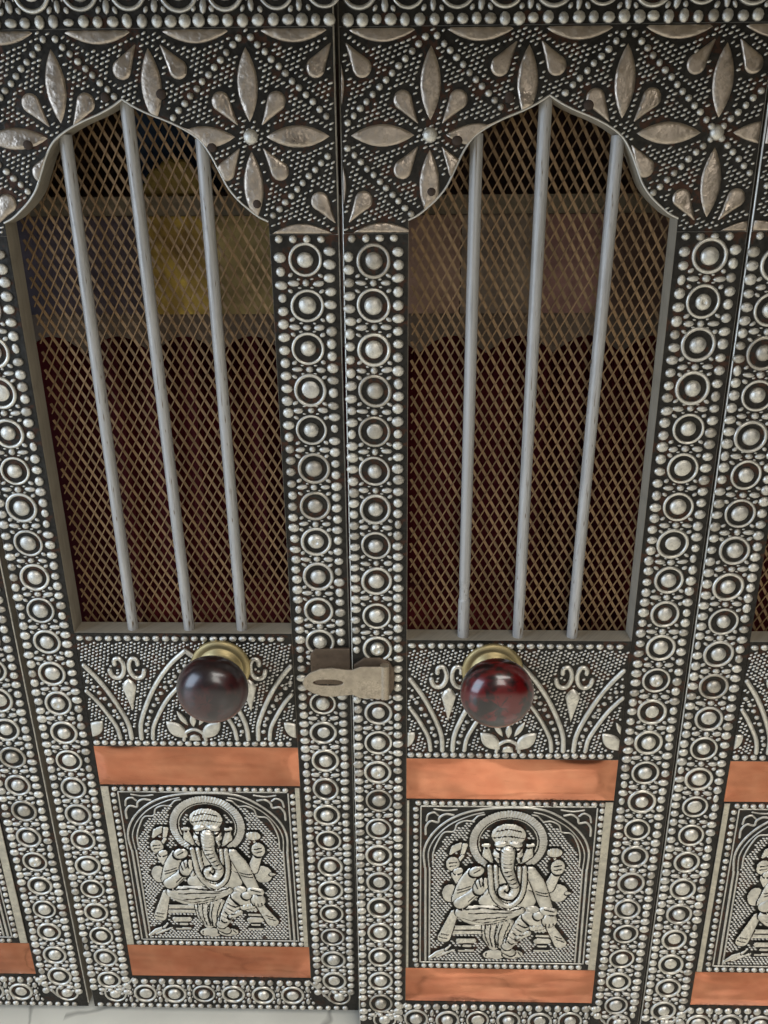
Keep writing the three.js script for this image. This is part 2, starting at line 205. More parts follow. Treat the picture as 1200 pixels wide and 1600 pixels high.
const haloPrims = [{ t: 'halo', x: 1.5, y: 35.0 }];
const NX = 312, NY = 365, CELL = 0.36, GX = -56, GY = -66;
function relief(prims) {
  const H = new Float32Array(NX * NY).fill(-1);
  for (const p of prims) {
    let bx0 = -60, bx1 = 60, by0 = -68, by1 = 68;
    if (p.t === 'ell') { const r = Math.max(p.rx, p.ry) + 2; bx0 = p.x - r; bx1 = p.x + r; by0 = p.y - r; by1 = p.y + r; }
    else if (p.t === 'cap') { bx0 = by0 = 1e9; bx1 = by1 = -1e9; for (const q of p.pts) { bx0 = Math.min(bx0, q[0] - q[2] - 2); bx1 = Math.max(bx1, q[0] + q[2] + 2); by0 = Math.min(by0, q[1] - q[2] - 2); by1 = Math.max(by1, q[1] + q[2] + 2); } }
    const gap = p.gap ?? 0.32;
    for (let j = Math.max(0, Math.floor((by0 - GY) / CELL)); j < Math.min(NY, (by1 - GY) / CELL); j++) for (let i = Math.max(0, Math.floor((bx0 - GX) / CELL)); i < Math.min(NX, (bx1 - GX) / CELL); i++) {
      const x = GX + i * CELL, y = GY + j * CELL, k = j * NX + i;
      if (p.t === 'halo') {
        const dx = x - p.x, dy = y - p.y, r = Math.hypot(dx, dy), a = Math.atan2(dy, dx);
        if (y > 14 && r > 17.2 && r < 23.6) { const q = (r - 17.2) / 6.4; H[k] = q > 0.16 && q < 0.24 ? -1 : 0.55 + 0.5 * Math.sin(Math.PI * q) + 0.2 * Math.sin(a * 74 + q * 4) * (q > 0.24 ? 1 : 0); }
        continue;
      }
      const [q, r] = inside(p, x, y);
      if (p.cut) { if (q > 0 && H[k] > 0) H[k] = -1; continue; }
      if (q > 0) { const d = Math.min(1, q * 1.15), was = p.mx ? H[k] : -1; H[k] = 0.35 + p.amp * (0.35 + 0.65 * Math.sqrt(1 - (1 - d) * (1 - d))) + (p.f ? p.f(x, y) * Math.min(1, q * 4) : 0); if (was > H[k]) H[k] = was; }
      else if (!p.mx && q * r > -gap) H[k] = -1;
    }
  }
  return H;
}
function reliefGeometry(H, s) {
  const worn = (x, y) => 0.5 * (fbm((x + 60) / 130, (y + 70) / 150, 12, 4, s) - 0.5) + 0.22 * (fbm((x + 60) / 130, (y + 70) / 150, 60, 2, s + 5) - 0.5);
  const pos = [], idx = [], id = new Int32Array(NX * NY).fill(-1);
  const vid = (k) => { if (id[k] < 0) { id[k] = pos.length / 3; const x = GX + (k % NX) * CELL, y = GY + Math.floor(k / NX) * CELL; pos.push(x, y, Math.max(0.15, H[k] * 1.05 + worn(x, y))); } return id[k]; };
  for (let j = 0; j < NY - 1; j++) for (let i = 0; i < NX - 1; i++) {
    const a = j * NX + i, b = a + 1, c = a + NX, d = c + 1, n = (H[a] > 0) + (H[b] > 0) + (H[c] > 0) + (H[d] > 0);
    if (n === 4) idx.push(vid(a), vid(b), vid(d), vid(a), vid(d), vid(c));
    else if (n === 3) { if (H[a] <= 0) idx.push(vid(b), vid(d), vid(c)); else if (H[b] <= 0) idx.push(vid(a), vid(d), vid(c)); else if (H[c] <= 0) idx.push(vid(a), vid(b), vid(d)); else idx.push(vid(a), vid(b), vid(c)); }
  }
  const g = new THREE.BufferGeometry(); g.setAttribute('position', new THREE.Float32BufferAttribute(pos, 3)); g.setIndex(idx); g.translate(77, -370, 0.2); planarUV(g); g.computeVertexNormals(); return toDoor(g);
}
const figureH = relief(figurePrims), haloH = relief(haloPrims);
for (let j = 2; j < NY - 2; j++) for (let i = 2; i < NX - 2; i++) { const k = j * NX + i; if (haloH[k] > 0 && (figureH[k] > 0 || figureH[k - 2] > 0 || figureH[k + 2] > 0 || figureH[k + 2 * NX] > 0 || figureH[k - 2 * NX] > 0)) haloH[k] = -1; }
const figureGeos = [701, 711, 721, 731].map((s) => reliefGeometry(figureH, s)), haloGeo = reliefGeometry(haloH, 741);
const reliefFree = (x, y) => { const i = Math.round((x - 77 - GX) / CELL), j = Math.round((y + 370 - GY) / CELL); for (let b = -3; b <= 3; b += 3) for (let a = -3; a <= 3; a += 3) { const ii = i + a, jj = j + b; if (ii >= 0 && jj >= 0 && ii < NX && jj < NY && (figureH[jj * NX + ii] > 0 || haloH[jj * NX + ii] > 0)) return false; } return true; };
const shift = (pts) => pts.map(([x, y]) => [x + 77, y - 370]);
const reliefLines = [
  [[[-48.6, 14.8], [-49.2, 28], [-44.7, 39.6], [-35.6, 49.9], [-22.5, 57], [0.6, 60.2], [23, 58.2], [37.8, 49], [46.7, 38.8], [50.6, 28], [50.6, 14.8]], 0.95, 'arch_line'],
  [[[-46, 15], [-46.4, 27], [-42.2, 37.6], [-33.8, 47.2], [-21.4, 54.2], [-14, 56.4]], 0.55, 'arch_line'], [[[48, 15], [48.0, 27], [44, 37], [36, 46.6], [22, 55.2], [16, 56.8]], 0.55, 'arch_line'],
  [[[-43.6, 17], [-43.6, 26], [-40.6, 35.6], [-37, 41.5], [-31.4, 42.4], [-29.6, 47.6], [-25, 50.2], [-20.5, 50.2], [-17, 54], [-13.4, 55]], 0.7, 'scalloped_line'], [[[45.6, 17], [45.4, 26], [42.4, 36], [38.8, 41.5], [33.2, 42.6], [31.4, 47.6], [26.6, 50.4], [22, 50.2], [18.4, 54], [15, 55]], 0.7, 'scalloped_line'],
  [[[-48.2, 14], [-47.4, -61]], 1.0, 'column'], [[[-45.6, 14], [-44.8, -61]], 0.8, 'column'], [[[50.4, 14], [51.4, -61]], 1.0, 'column'], [[[47.8, 14], [48.6, -61]], 0.8, 'column'],
  [[[-51.2, 60.6], [52.2, 61.2]], 0.6, 'border_line'], [[[-51.4, 60], [-50.8, -62.6]], 0.6, 'border_line'], [[[53.2, 60], [54.0, -62.6]], 0.6, 'border_line'], [[[-50, -62.8], [53, -62.6]], 0.6, 'border_line'],
  [[[-48.4, 40], [-48.2, 46], [-45.4, 49.8], [-41, 49], [-40.2, 52.4], [-36.6, 55], [-32, 54.4]], 0.95, 'scroll'], [[[-48, 50], [-47, 54.6], [-43.4, 56.2], [-40.8, 54]], 0.85, 'scroll'], [[[-43.5, 58.6], [-37, 57.6], [-30, 58.4]], 0.7, 'scroll'],
  [[[50.6, 40], [50.2, 46], [47.4, 49.8], [43, 49.4], [42.2, 52.6], [38.6, 55.4], [34, 54.8]], 0.95, 'scroll'], [[[50.2, 50], [49, 54.6], [45.4, 56.4], [42.8, 54.4]], 0.85, 'scroll'], [[[45.5, 58.8], [39, 57.8], [32, 58.8]], 0.7, 'scroll'],
].map(([pts, r, name]) => [stroke(shift(pts), r * 0.82, 0.8), name]);

// ---------------------------------------------------------------- one cabinet door
const EDGE0 = -13.8, EDGE1 = 171.8, BOT = -498, TOPY = 124;
const knobGeo = (() => { const p = [[0, 38.5], [7, 38], [13.5, 36], [18.3, 32], [20.7, 27], [21, 23.5], [19.8, 19.4], [16.4, 15.4], [12, 12.4], [9.4, 10.2], [8.4, 7.6], [8.6, 4.4]]; const g = new THREE.LatheGeometry(new THREE.SplineCurve(p.map((q) => new THREE.Vector2(...q)).reverse()).getPoints(44), 48); g.rotateX(Math.PI / 2); g.scale(K * 0.925, K * 0.925, K * 0.94); return g; })();
const rosetteGeo = (() => { const g = new THREE.LatheGeometry([[17, 0.4], [17, 1.6], [16.2, 2.5], [14.4, 2.9], [13.2, 2.5], [12.2, 2.7], [11, 4.4], [9.6, 5.2], [8, 5.4]].map((p) => new THREE.Vector2(...p)), 44); g.rotateX(Math.PI / 2); g.scale(K, K, K); return g; })();
const ogeeLeaf = (x0, y0, x1, y1, w, n = 12) => { const dx = x1 - x0, dy = y1 - y0, L = Math.hypot(dx, dy), ux = dx / L, uy = dy / L, a = [], b = []; for (let i = 0; i <= n; i++) { const t = i / n, h = w * Math.pow(Math.sin(Math.PI * t), 0.85); a.push([x0 + dx * t - uy * h, y0 + dy * t + ux * h]); if (i && i < n) b.unshift([x0 + dx * t + uy * h, y0 + dy * t - ux * h]); } return a.concat(b); };
const dropLeaf = (x0, y0, x1, y1, w) => {                             // a teardrop: point at (x0, y0), round end towards (x1, y1)
  const dx = x1 - x0, dy = y1 - y0, L = Math.hypot(dx, dy), ux = dx / L, uy = dy / L, c = L - w, P = [];
  for (let i = 0; i <= 14; i++) { const a = -1.85 + 3.7 * i / 14; P.push([c + w * Math.cos(a), w * Math.sin(a)]); }
  const e = P[P.length - 1], b = P[0], out = [...P, [c * 0.55, e[1] * 0.62], [c * 0.25, e[1] * 0.32], [0, 0.25], [0, -0.25], [c * 0.25, b[1] * 0.32], [c * 0.55, b[1] * 0.62]];
  return out.map(([a, h]) => [x0 + ux * a - uy * h, y0 + uy * a + ux * h]);
};
function scatter(x0, y0, x1, y1, ang, pu, pv, j, fn) {                // staggered rows of small grains over a rectangle, rows turned by ang
  const cx = (x0 + x1) / 2, cy = (y0 + y1) / 2, R = Math.hypot(x1 - x0, y1 - y0) / 2 + 3, c = Math.cos(ang), s = Math.sin(ang);
  for (let r = -Math.ceil(R / pv); r * pv < R; r++) for (let k = -Math.ceil(R / pu); k * pu < R; k++) {
    const u = k * pu + (r & 1) * pu / 2, v = r * pv, x = cx + u * c - v * s + jit(j), y = cy + u * s + v * c + jit(j);
    if (x > x0 && x < x1 && y > y0 && y < y1) fn(x, y);
  }
}
function clipRect(P, x0, y0, x1, y1) {
  const cut = (pts, f, g) => { const o = []; for (let i = 0; i < pts.length; i++) { const a = pts[i], b = pts[(i + 1) % pts.length], fa = f(a), fb = f(b); if (fa >= 0) o.push(a); if (fa * fb < 0) { const t = fa / (fa - fb); o.push([lerp(a[0], b[0], t), lerp(a[1], b[1], t)]); } } return o; };
  for (const f of [(p) => p[0] - x0, (p) => x1 - p[0], (p) => p[1] - y0, (p) => y1 - p[1]]) { P = cut(P, f); if (P.length < 3) return null; }
  return P;
}

function stripPieces(sheet, horizontal, along0, along1, centre, o) {   // bosses, rings, beads and small pellets of one embossed strip
  const at = (a, c) => horizontal ? [a, centre + c] : [centre + c, a];
  const pellets = [];
  const S = 20.5, first = o.first, n = Math.round(Math.abs(along1 - along0) / S) + 2;
  for (let i = -1; i <= n; i++) {
    const a = first - i * S, lo = Math.min(along0, along1), hi = Math.max(along0, along1);
    if (a > lo + 8 && a < hi - 5) {
      const [x, y] = at(a + jit(0.35), jit(0.4));
      if (!o.hide || !o.hide(x, y)) {
        const nailed = rnd() < 0.10, m = tone(), s = 4.15 * (1 + jit(0.08)), low = rnd() < 0.12 ? 0.55 : 1;
        put('boss', nailed ? nailedBoss : bossGeo, m, sheet, x, y, 0.1, s, s * (1 + jit(0.07)), (2.5 + jit(0.45)) * low, rnd() * 6);
        const ring = put('ring', rnd() < 0.35 ? ringThin : ringGeo, m, sheet, x + jit(0.25), y + jit(0.25), 0.15 + jit(0.15), 1 + jit(0.04), 1 + jit(0.04), 1, rnd() * 6); ring.rotation.x = jit(0.03); ring.rotation.y = jit(0.03);
      }
    }
    const b = a - S / 2;
    if (b > lo + 2 && b < hi - 2) {
      for (const [c, k, sx, sy] of [[0, 0, 1.95, 1.75], [-6.0, 0, 2.85, 1.5], [6.0, 0, 2.85, 1.5], [-7.3, 3.6, 1.5, 1.05], [7.3, 3.6, 1.5, 1.05], [-7.3, -3.6, 1.5, 1.05], [7.3, -3.6, 1.5, 1.05], [-3.2, 1.9, 0.9, 0.5], [3.2, 1.9, 0.9, 0.5], [-3.2, -1.9, 0.9, 0.5], [3.2, -1.9, 0.9, 0.5]]) {
        const [x, y] = at(b + k + jit(0.25), c + jit(0.3)); if (o.hide && o.hide(x, y)) continue;
        const tilt = Math.abs(c) > 7 ? -Math.sign(c * k) * 0.5 : jit(0.15);
        pellets.push([x, y, 0.1, sx * (1 + jit(0.12)), sy * (1 + jit(0.12)), Math.min(sx, sy) * 0.9, horizontal ? tilt + Math.PI / 2 : tilt]);
      }
    }
  }
  stuff('pellets', dotGeo, silver[1], sheet, pellets);
  for (const [side, name] of [[-1, o.names[0]], [1, o.names[1]]]) {
    if (!name) continue;
    let prev = rnd();
    for (let a = Math.max(along0, along1) - 3 - rnd() * 3; a > Math.min(along0, along1) + 2.4; a -= 6.2 + jit(0.4)) {
      const [x, y] = at(a, side * (11.5 + jit(0.25))); if (o.hide && o.hide(x, y)) continue;
      const dent = rnd() < 0.09 ? 0.6 + 0.3 * rnd() : 1, l = 2.8 * (1 + jit(0.14)) * dent, w = 2.45 * (1 + jit(0.13));
      put(name, beadGeo, tone(), sheet, x, y, 0.05, horizontal ? w : l, horizontal ? l * 0.9 : w, 1.65 * dent, jit(0.18));
    }
  }
}
function beadRow(sheet, x0, x1, y, pitch, rx, ry, name = 'bead', skip) {
  for (let x = x0 + pitch / 2; x < x1 - pitch * 0.4; x += pitch + jit(pitch * 0.03)) { if (skip && skip(x)) continue; put(name, beadGeo, tone(), sheet, x, y + jit(0.15), 0.05, rx * (1 + jit(0.08)), ry * (1 + jit(0.08)), 1.5, jit(0.2)); }
}
function beadColumn(sheet, x0, x1, y0, y1, pitch, r) { const n = Math.round((y0 - y1) / pitch); for (let i = 0; i <= n; i++) { const t = i / n; put('bead', beadGeo, tone(), sheet, lerp(x0, x1, t) + jit(0.12), lerp(y0, y1, t), 0.05, r * (1 + jit(0.08)), r * (1 + jit(0.08)), 1.3); } }

function buildDoor(o) {
  seed = o.seed;
  const d = thing('cabinet_door', o.label, 'door', 'embossed metal doors of the cabinet');
  d.position.set(o.x * K, -0.498, o.tilt * -0.498); d.rotation.x = Math.atan(o.tilt);
  // wooden core with the arched opening
  mesh('door_board', slab(rect(EDGE0 + 0.6, BOT + 0.6, EDGE1 - 0.6, TOPY), [opening], -12.5, -0.6), boardMat, d);
  const edgeL = mesh('edge_fold', stroke([[EDGE0 + 0.9, BOT + 3], [EDGE0 + 0.9, -200], [EDGE0 + 0.9, TOPY - 2]], 1.1, 0.8, 4), silver[1], d);
  const edgeR = mesh('edge_fold', stroke([[EDGE1 - 0.9, BOT + 3], [EDGE1 - 0.9, -200], [EDGE1 - 0.9, TOPY - 2]], 1.1, 0.8, 4), silver[1], d);
  for (const e of [edgeL, edgeR]) e.position.z = -0.0013;

  // stiles and rails
  const hide = o.hide;
  const left = mesh('stile_strip', slab(rect(EDGE0 + 0.5, BOT + 0.4, 16.6, 13.6), null, -0.6, 0), oxide, d);
  stripPieces(left, false, 9.4, BOT + 12, 0.4, { first: o.phase, names: ['edge_bead', 'bead'], hide });
  const right = mesh('stile_strip', slab(rect(WX1 + 0.2, BOT + 0.4, EDGE1 - 0.5, 13.6), null, -0.6, 0), oxide, d);
  stripPieces(right, false, 9.4, BOT + 12, 155.4, { first: o.phase + 1.4, names: ['bead', 'edge_bead'], hide });
  for (const [sheet, x0, x1] of [[left, EDGE0 + 1, 16], [right, WX1 + 1, EDGE1 - 1]]) beadRow(sheet, x0, x1, 11.7, 6.6, 2.0, 1.8);
  const rail = mesh('rail_strip', slab(rect(16.8, BOT + 0.4, WX1, -467.4), null, -0.6, 0), oxide, d);
  stripPieces(rail, true, 10, 146, -483.6, { first: 147, names: [null, 'bead'], hide: null });
  for (const [x, y] of [[3.0, -484.6], [158.5, -484.4]]) { put('boss', bossGeo, tone(), rail, x, y, 0.05, 3.9, 3.7, 2.2); put('ring', ringThin, tone(), rail, x, y, -0.2); }
  beadRow(rail, EDGE0 + 2, EDGE1 - 2, -495.4, 5.9, 2.1, 1.8);
  for (const [xa, xb] of [[3, 17], [152, 138]]) mesh('mitre_fold', stroke([[xa, -488], [lerp(xa, xb, 0.5), -478.5], [xb, -470]], 0.9, 1.0), silver[1], rail);
  const cornice = mesh('rail_strip', slab(rect(EDGE0 + 0.5, 97.6, EDGE1 - 0.5, TOPY), null, -0.6, 0), oxide, d);
  stripPieces(cornice, true, EDGE0 - 2, EDGE1 + 2, 111.4, { first: EDGE1 - 6 + o.topShift, names: ['bead', null], hide: null });

  // flower frieze round the arch
  const fx0 = EDGE0 + 0.6, fx1 = EDGE1 - 0.6, fy0 = 13.9, fy1 = 97.2;
  const upper = opening.filter((p) => p[1] > 13.9).map((p) => [p[0], p[1]]).sort((a, b) => 0);
  const arcPts = [...archRight, ...archRight.slice(0, -1).reverse().map(([x, y]) => [2 * WC - x, y])];
  const frieze = mesh('flower_frieze', slab([[fx0, fy0], [WX0 - 0.2, fy0], [WX0 - 0.2, 19.4], ...arcPts.slice().reverse().map(([x, y]) => [x, y]), [WX1 + 0.2, fy0], [fx1, fy0], [fx1, fy1], [fx0, fy1]], null, -0.6, 0.05), oxide, d);
  mesh('arch_lip', (() => { const c = new THREE.CatmullRomCurve3(arcPts.map((p) => new THREE.Vector3(p[0], p[1], 0)), false, 'centripetal'); const g = new THREE.TubeGeometry(c, 110, 0.55, 5); g.scale(1, 1, 1.2); planarUV(g); return toDoor(g); })(), silverPlain, frieze);
  const outlines = [], PX = 42, PY = 41;
  const addPetal = (P, h) => {
    P = clipRect(P, fx0 + 0.3, fy0 + 0.2, fx1 - 0.3, fy1 - 0.4); if (!P) return;
    let inn = 0; for (const p of P) if (inPoly(p[0], p[1], opening)) inn++;
    if (inn > P.length * 0.62) return;
    if (inn) P = P.map((p) => (inPoly(p[0], p[1], opening) ? nearestEdge(p[0], p[1])[0] : p));
    let area = 0; for (let i = 0; i < P.length; i++) { const a = P[i], b = P[(i + 1) % P.length]; area += a[0] * b[1] - b[0] * a[1]; } if (Math.abs(area) < 8) return;
    if (area < 0) P.reverse();
    outlines.push(P); mesh('petal', puff(P, h * (1 + jit(0.15)), 0.05), petalMetal, frieze);
  };
  const dots = [];
  for (let i = -3; i <= 7; i++) for (let j = -1; j <= 1; j++) {
    const x = o.flower + i * PX, y = 55 + j * PY, even = ((i + j) & 1) === 0;
    if (x < fx0 - PX || x > fx1 + PX) continue;
    if (x > fx0 - 1 && x < fx1 + 1 && y > 20 && y < 90 && clear(x, y, 2.5)) put('boss', bossGeo, silver[0], frieze, x, y, 0.05, 3.3 * (even ? 1 : 0.95), 3.3, 2.2);
    addPetal(ogeeLeaf(x + 7, y, x + PX - 7, y, 4.6), 0.9);
    addPetal(ogeeLeaf(x, y + 6, x, y + PY - 6, 4.5), 0.9);
    if (even) for (const [sx, sy] of [[1, 1], [-1, 1], [1, -1], [-1, -1]]) addPetal(dropLeaf(x + sx * 5.4, y + sy * 4.8, x + sx * 14.6, y + sy * 17.4, 4.1), 0.9);
    else for (const [sx, sy] of [[1, 1], [-1, 1], [1, -1], [-1, -1]]) for (let k = 0; k < 7; k++) { const t = (k + 0.9) / 14.8, px = x + sx * PX * t + jit(0.2), py = y + sy * PY * t + jit(0.2); if (px > fx0 + 1.5 && px < fx1 - 1.5 && py > fy0 + 1.5 && py < fy1 - 1.5 && clear(px, py, 1.6)) { dots.push([px, py]); put('dot', dotGeo, tone(), frieze, px, py, 0.05, 1.6 * (1 + jit(0.1)), 1.55, 1.35); } }
  }
  const free = (x, y, m) => { for (const P of outlines) { let bx0 = 1e9, bx1 = -1e9, by0 = 1e9, by1 = -1e9; for (const p of P) { bx0 = Math.min(bx0, p[0]); bx1 = Math.max(bx1, p[0]); by0 = Math.min(by0, p[1]); by1 = Math.max(by1, p[1]); } if (x < bx0 - m || x > bx1 + m || y < by0 - m || y > by1 + m) continue; if (inPoly(x, y, P)) return false; for (const p of P) if (Math.hypot(p[0] - x, p[1] - y) < m) return false; } for (const q of dots) if (Math.hypot(q[0] - x, q[1] - y) < 2.75) return false; return true; };
  const pebbles = [];
  scatter(fx0 + 1, fy0 + 1, fx1 - 1, fy1 - 1, o.grain, 2.75, 1.85, 0.14, (x, y) => {
    if (clear(x, y, 1.2) && free(x, y, 1.7)) pebbles.push([x, y, 0.03, 1.12 * (1 + jit(0.22)), 0.56 * (1 + jit(0.18)), 0.7, o.grain + 0.12 + jit(0.16)]);
  });
  stuff('pebbles', pebbleGeo, silverPlain, frieze, pebbles);
  for (const [x, y] of o.nails) put('nail_head', beadGeo, rust, frieze, x, y, 0.5, 2.2 + jit(0.3), 2.2 + jit(0.3), 1.0);

  // expanded-metal screen and bars in the window
  const screen = new THREE.Group(); screen.name = 'wire_screen'; d.add(screen);
  const mx0 = 18.5, mx1 = 141, my0 = -202, my1 = 76, sl = 9.0 / 5.1, ox = rnd() * 5;
  for (const s of [1, -1]) for (let i = -60; i < 100; i++) {
    const b = i * 5.1 + ox + 0.16 * Math.sin(i * 0.7 + o.seed); // line y = s*sl*(x - b)
    let xa = Math.max(mx0, Math.min(b + my0 / (s * sl), b + my1 / (s * sl))), xb = Math.min(mx1, Math.max(b + my0 / (s * sl), b + my1 / (s * sl)));
    if (xb - xa < 1.2) continue;
    const ya = s * sl * (xa - b), yb = s * sl * (xb - b), L = Math.hypot(xb - xa, yb - ya);
    const w = put('wire', unitBox, wireMat[Math.floor(rnd() * 3)], screen, (xa + xb) / 2, (ya + yb) / 2, s > 0 ? -13.2 : -13.75, L, s > 0 ? 0.56 : 1.45, s > 0 ? 0.6 : 0.3, Math.atan2(yb - ya, xb - xa) + jit(0.0022));
    if (s < 0) w.rotation.z += 0;
  }
  o.bars.forEach(([xb, xt], i) => {
    const yt = archY(xt) + 0.4, len = yt - WYB + 0.3;
    const b = put('window_bar', o.chipped === i ? chippedRod(len) : rodGeo, barMat, d, (xb + xt) / 2, (yt + WYB - 0.3) / 2, -5.6, 2.95, len, 2.95, Math.atan2(xb - xt, len)); b.userData.label = undefined; delete b.userData.label;
  });

  // panel of interlaced arches under the window
  const ay0 = -271.2, ay1 = -200.2, A0 = 16.9, A1 = WX1 - 0.1, ac = o.archCentre, AP = 69.5;
  const arches = mesh('arch_panel', slab(rect(A0, -275.2, A1, WYB - 0.2), null, -0.6, 0), oxide, d);
  beadRow(arches, A0, A1, -201.2, 5.4, 2.2, 1.7); beadRow(arches, A0, A1, -272.8, 5.0, 2.1, 1.8);
  const busy = [];
  const line = (name, pts, r, zs = 1, mat = silver[0]) => { const c = new THREE.CatmullRomCurve3(pts.map((p) => new THREE.Vector3(p[0], p[1], 0)), false, 'centripetal').getPoints(40).map((p) => [p.x, p.y]).filter((p) => p[0] > A0 + r && p[0] < A1 - r && p[1] < ay1 - 2.4 && p[1] > ay0); if (c.length < 4) return; busy.push(...c.map((p) => [...p, r + 1.2])); mesh(name, stroke(c.filter((_, i) => i % 3 === 0 || i === c.length - 1), r, zs, 24), mat, arches); };
  const leafP = (P, h, name = 'leaf') => { P = clipRect(P, A0 + 0.4, ay0 + 0.2, A1 - 0.4, ay1 - 2.6); if (!P) return; let area = 0; for (let i = 0; i < P.length; i++) { const a = P[i], b = P[(i + 1) % P.length]; area += a[0] * b[1] - b[0] * a[1]; } if (Math.abs(area) < 6) return; if (area < 0) P.reverse(); busy.push(...P.map((p) => [...p, 1.2])); let cx = 0, cy = 0; for (const p of P) { cx += p[0]; cy += p[1]; } busy.push([cx / P.length, cy / P.length, 4]); mesh(name, puff(P, h, 0.02), silver[2], arches); };
  const outer = [[31.8, -269.5], [31.2, -260], [27.8, -249.5], [19.4, -232], [9, -217.5], [0, -209]], inner = [[25, -269.5], [24, -262], [20.6, -254], [13, -241], [3.5, -230.4], [0, -227]], mid = [[28.4, -264], [26.6, -257], [23.4, -249], [19, -241], [13.4, -233], [7, -225.4], [1.2, -219]];
  for (const k of [-1, 0, 1]) {
    const cx = ac + k * AP;
    for (const s of [-1, 1]) {
      line('arch_rib', outer.map(([x, y]) => [cx + s * x, y]), 1.5, 0.9); line('arch_rib', inner.map(([x, y]) => [cx + s * x, y]), 1.35, 0.9);
      for (const [x, y] of new THREE.CatmullRomCurve3(mid.map(([x, y]) => new THREE.Vector3(cx + s * x, y, 0))).getSpacedPoints(11).map((p) => [p.x, p.y])) if (x > A0 + 1.8 && x < A1 - 1.8) { put('arch_dot', dotGeo, silver[1], arches, x, y, 0.05, 1.5, 1.35, 1.2, jit(0.4)); busy.push([x, y, 2.2]); }
      leafP(ogeeLeaf(cx + s * 4.5, -268.8, cx + s * 16, -257.5, 4.4), 1.3);
    }
    line('half_ring', [[cx - 6.6, -270.4], [cx - 5.4, -265.6], [cx, -262.6], [cx + 5.4, -265.6], [cx + 6.6, -270.4]], 1.2, 1);
    leafP([[cx - 3.4, -270.6], [cx + 3.4, -270.6], [cx + 2.6, -267.4], [cx, -266.2], [cx - 2.6, -267.4]], 1.1, 'half_boss'); leafP(ogeeLeaf(cx, -261, cx, -251.5, 1.9), 1.1); leafP(ogeeLeaf(cx - 3.2, -260, cx - 9, -250, 1.6), 1.0); leafP(ogeeLeaf(cx + 3.2, -260, cx + 9, -250, 1.6), 1.0);
    const fxc = cx + AP / 2;
    for (const s of [-1, 1]) line('scroll', [[6.6, -218.2], [6.4, -215.2], [3.8, -214.2], [1.8, -217.6], [2.0, -223.4], [5, -227.2], [8.6, -226.2], [10, -222.2]].map(([x, y]) => [fxc + s * x, y]), 1.45, 1);
    leafP([[fxc, -228], [fxc + 2.6, -230], [fxc + 4.2, -233.2], [fxc + 2.8, -239], [fxc + 1.2, -245], [fxc, -250], [fxc - 1.2, -245], [fxc - 2.8, -239], [fxc - 4.2, -233.2], [fxc - 2.6, -230]].reverse(), 1.6, 'spear_leaf');
  }
  const p2 = [];
  scatter(A0 + 1, ay0 + 1, A1 - 1, ay1 - 3.6, 0.38, 2.5, 1.9, 0.2, (x, y) => {
    for (const b of busy) if (Math.abs(b[0] - x) < b[2] && Math.abs(b[1] - y) < b[2] && Math.hypot(b[0] - x, b[1] - y) < b[2]) return;
    p2.push([x, y, 0.03, 1.02 * (1 + jit(0.2)), 0.68 * (1 + jit(0.2)), 0.75, 0.45 + jit(0.3)]);
  });
  stuff('pebbles', pebbleGeo, silverPlain, arches, p2);

  // copper strips above and below the relief
  for (const [y0, y1, k] of [[-304, -275.6, 0], [-466.9, -438.2, 1]]) {
    const g = new THREE.PlaneGeometry(A1 - A0, y1 - y0, 64, 20), p = g.attributes.position, ph = o.seed * 1.7 + k * 2.3;
    for (let i = 0; i < p.count; i++) { const x = p.getX(i), y = p.getY(i), ex = Math.min(1, ((A1 - A0) / 2 - Math.abs(x)) / 12), ey = Math.min(1, ((y1 - y0) / 2 - Math.abs(y)) / 8), e = ex * (2 - ex) * ey * (2 - ey); p.setZ(i, 0.15 + e * (0.85 + 0.5 * Math.sin(x * 0.05 + ph) + 0.17 * Math.sin(x * 0.15 + y * 0.14 + ph * 3) + 0.09 * Math.sin(y * 0.4 - x * 0.07 + ph))); }
    const uv = g.attributes.uv; for (let i = 0; i < uv.count; i++) uv.setXY(i, uv.getX(i) * 0.9 + 0.05, uv.getY(i) * 0.24 + 0.04 + (ph % 1) * 0.62 + uv.getX(i) * 0.05);
    g.translate((A0 + A1) / 2, (y0 + y1) / 2, -0.2); g.computeVertexNormals();
    mesh('copper_strip', toDoor(g), copper, d);
  }

  // embossed picture panel
  const panel = mesh('relief_panel', slab(rect(A0, -437.9, A1, -304.3), null, -0.6, 0), oxide, d);
  mesh('side_band', slab(rect(A0 + 0.3, -437, o.bandL, -305), null, 0.05, 0.9, 0.3), flatSilver, panel);
  mesh('side_band', slab(rect(o.bandR, -437, A1 - 0.3, -305), null, 0.05, 0.9, 0.3), flatSilver, panel);
  const dx = o.reliefShift;
  const sub = (n, g, m) => { const q = mesh(n, g, m, panel); q.position.x = dx * K; return q; };
  sub('embossed_figure', figureGeos[o.seed % 4], silver[2]); sub('halo', haloGeo, silver[1]);
  for (const [g, n] of reliefLines) sub(n, g, silver[1]);
  const bx0 = 22.6 + dx, bx1 = 133 + dx;
  beadRow(panel, bx0 - 1, bx1 + 2, -306.9, 4.75, 1.95, 1.7); beadRow(panel, bx0 - 1, bx1 + 2, -435.4, 4.75, 1.95, 1.7);
  beadColumn(panel, bx0, bx0 + 0.4, -311.5, -431, 5.3, 1.8); beadColumn(panel, bx1, bx1 + 0.8, -311.5, -431, 5.3, 1.8);
  const p3 = [];
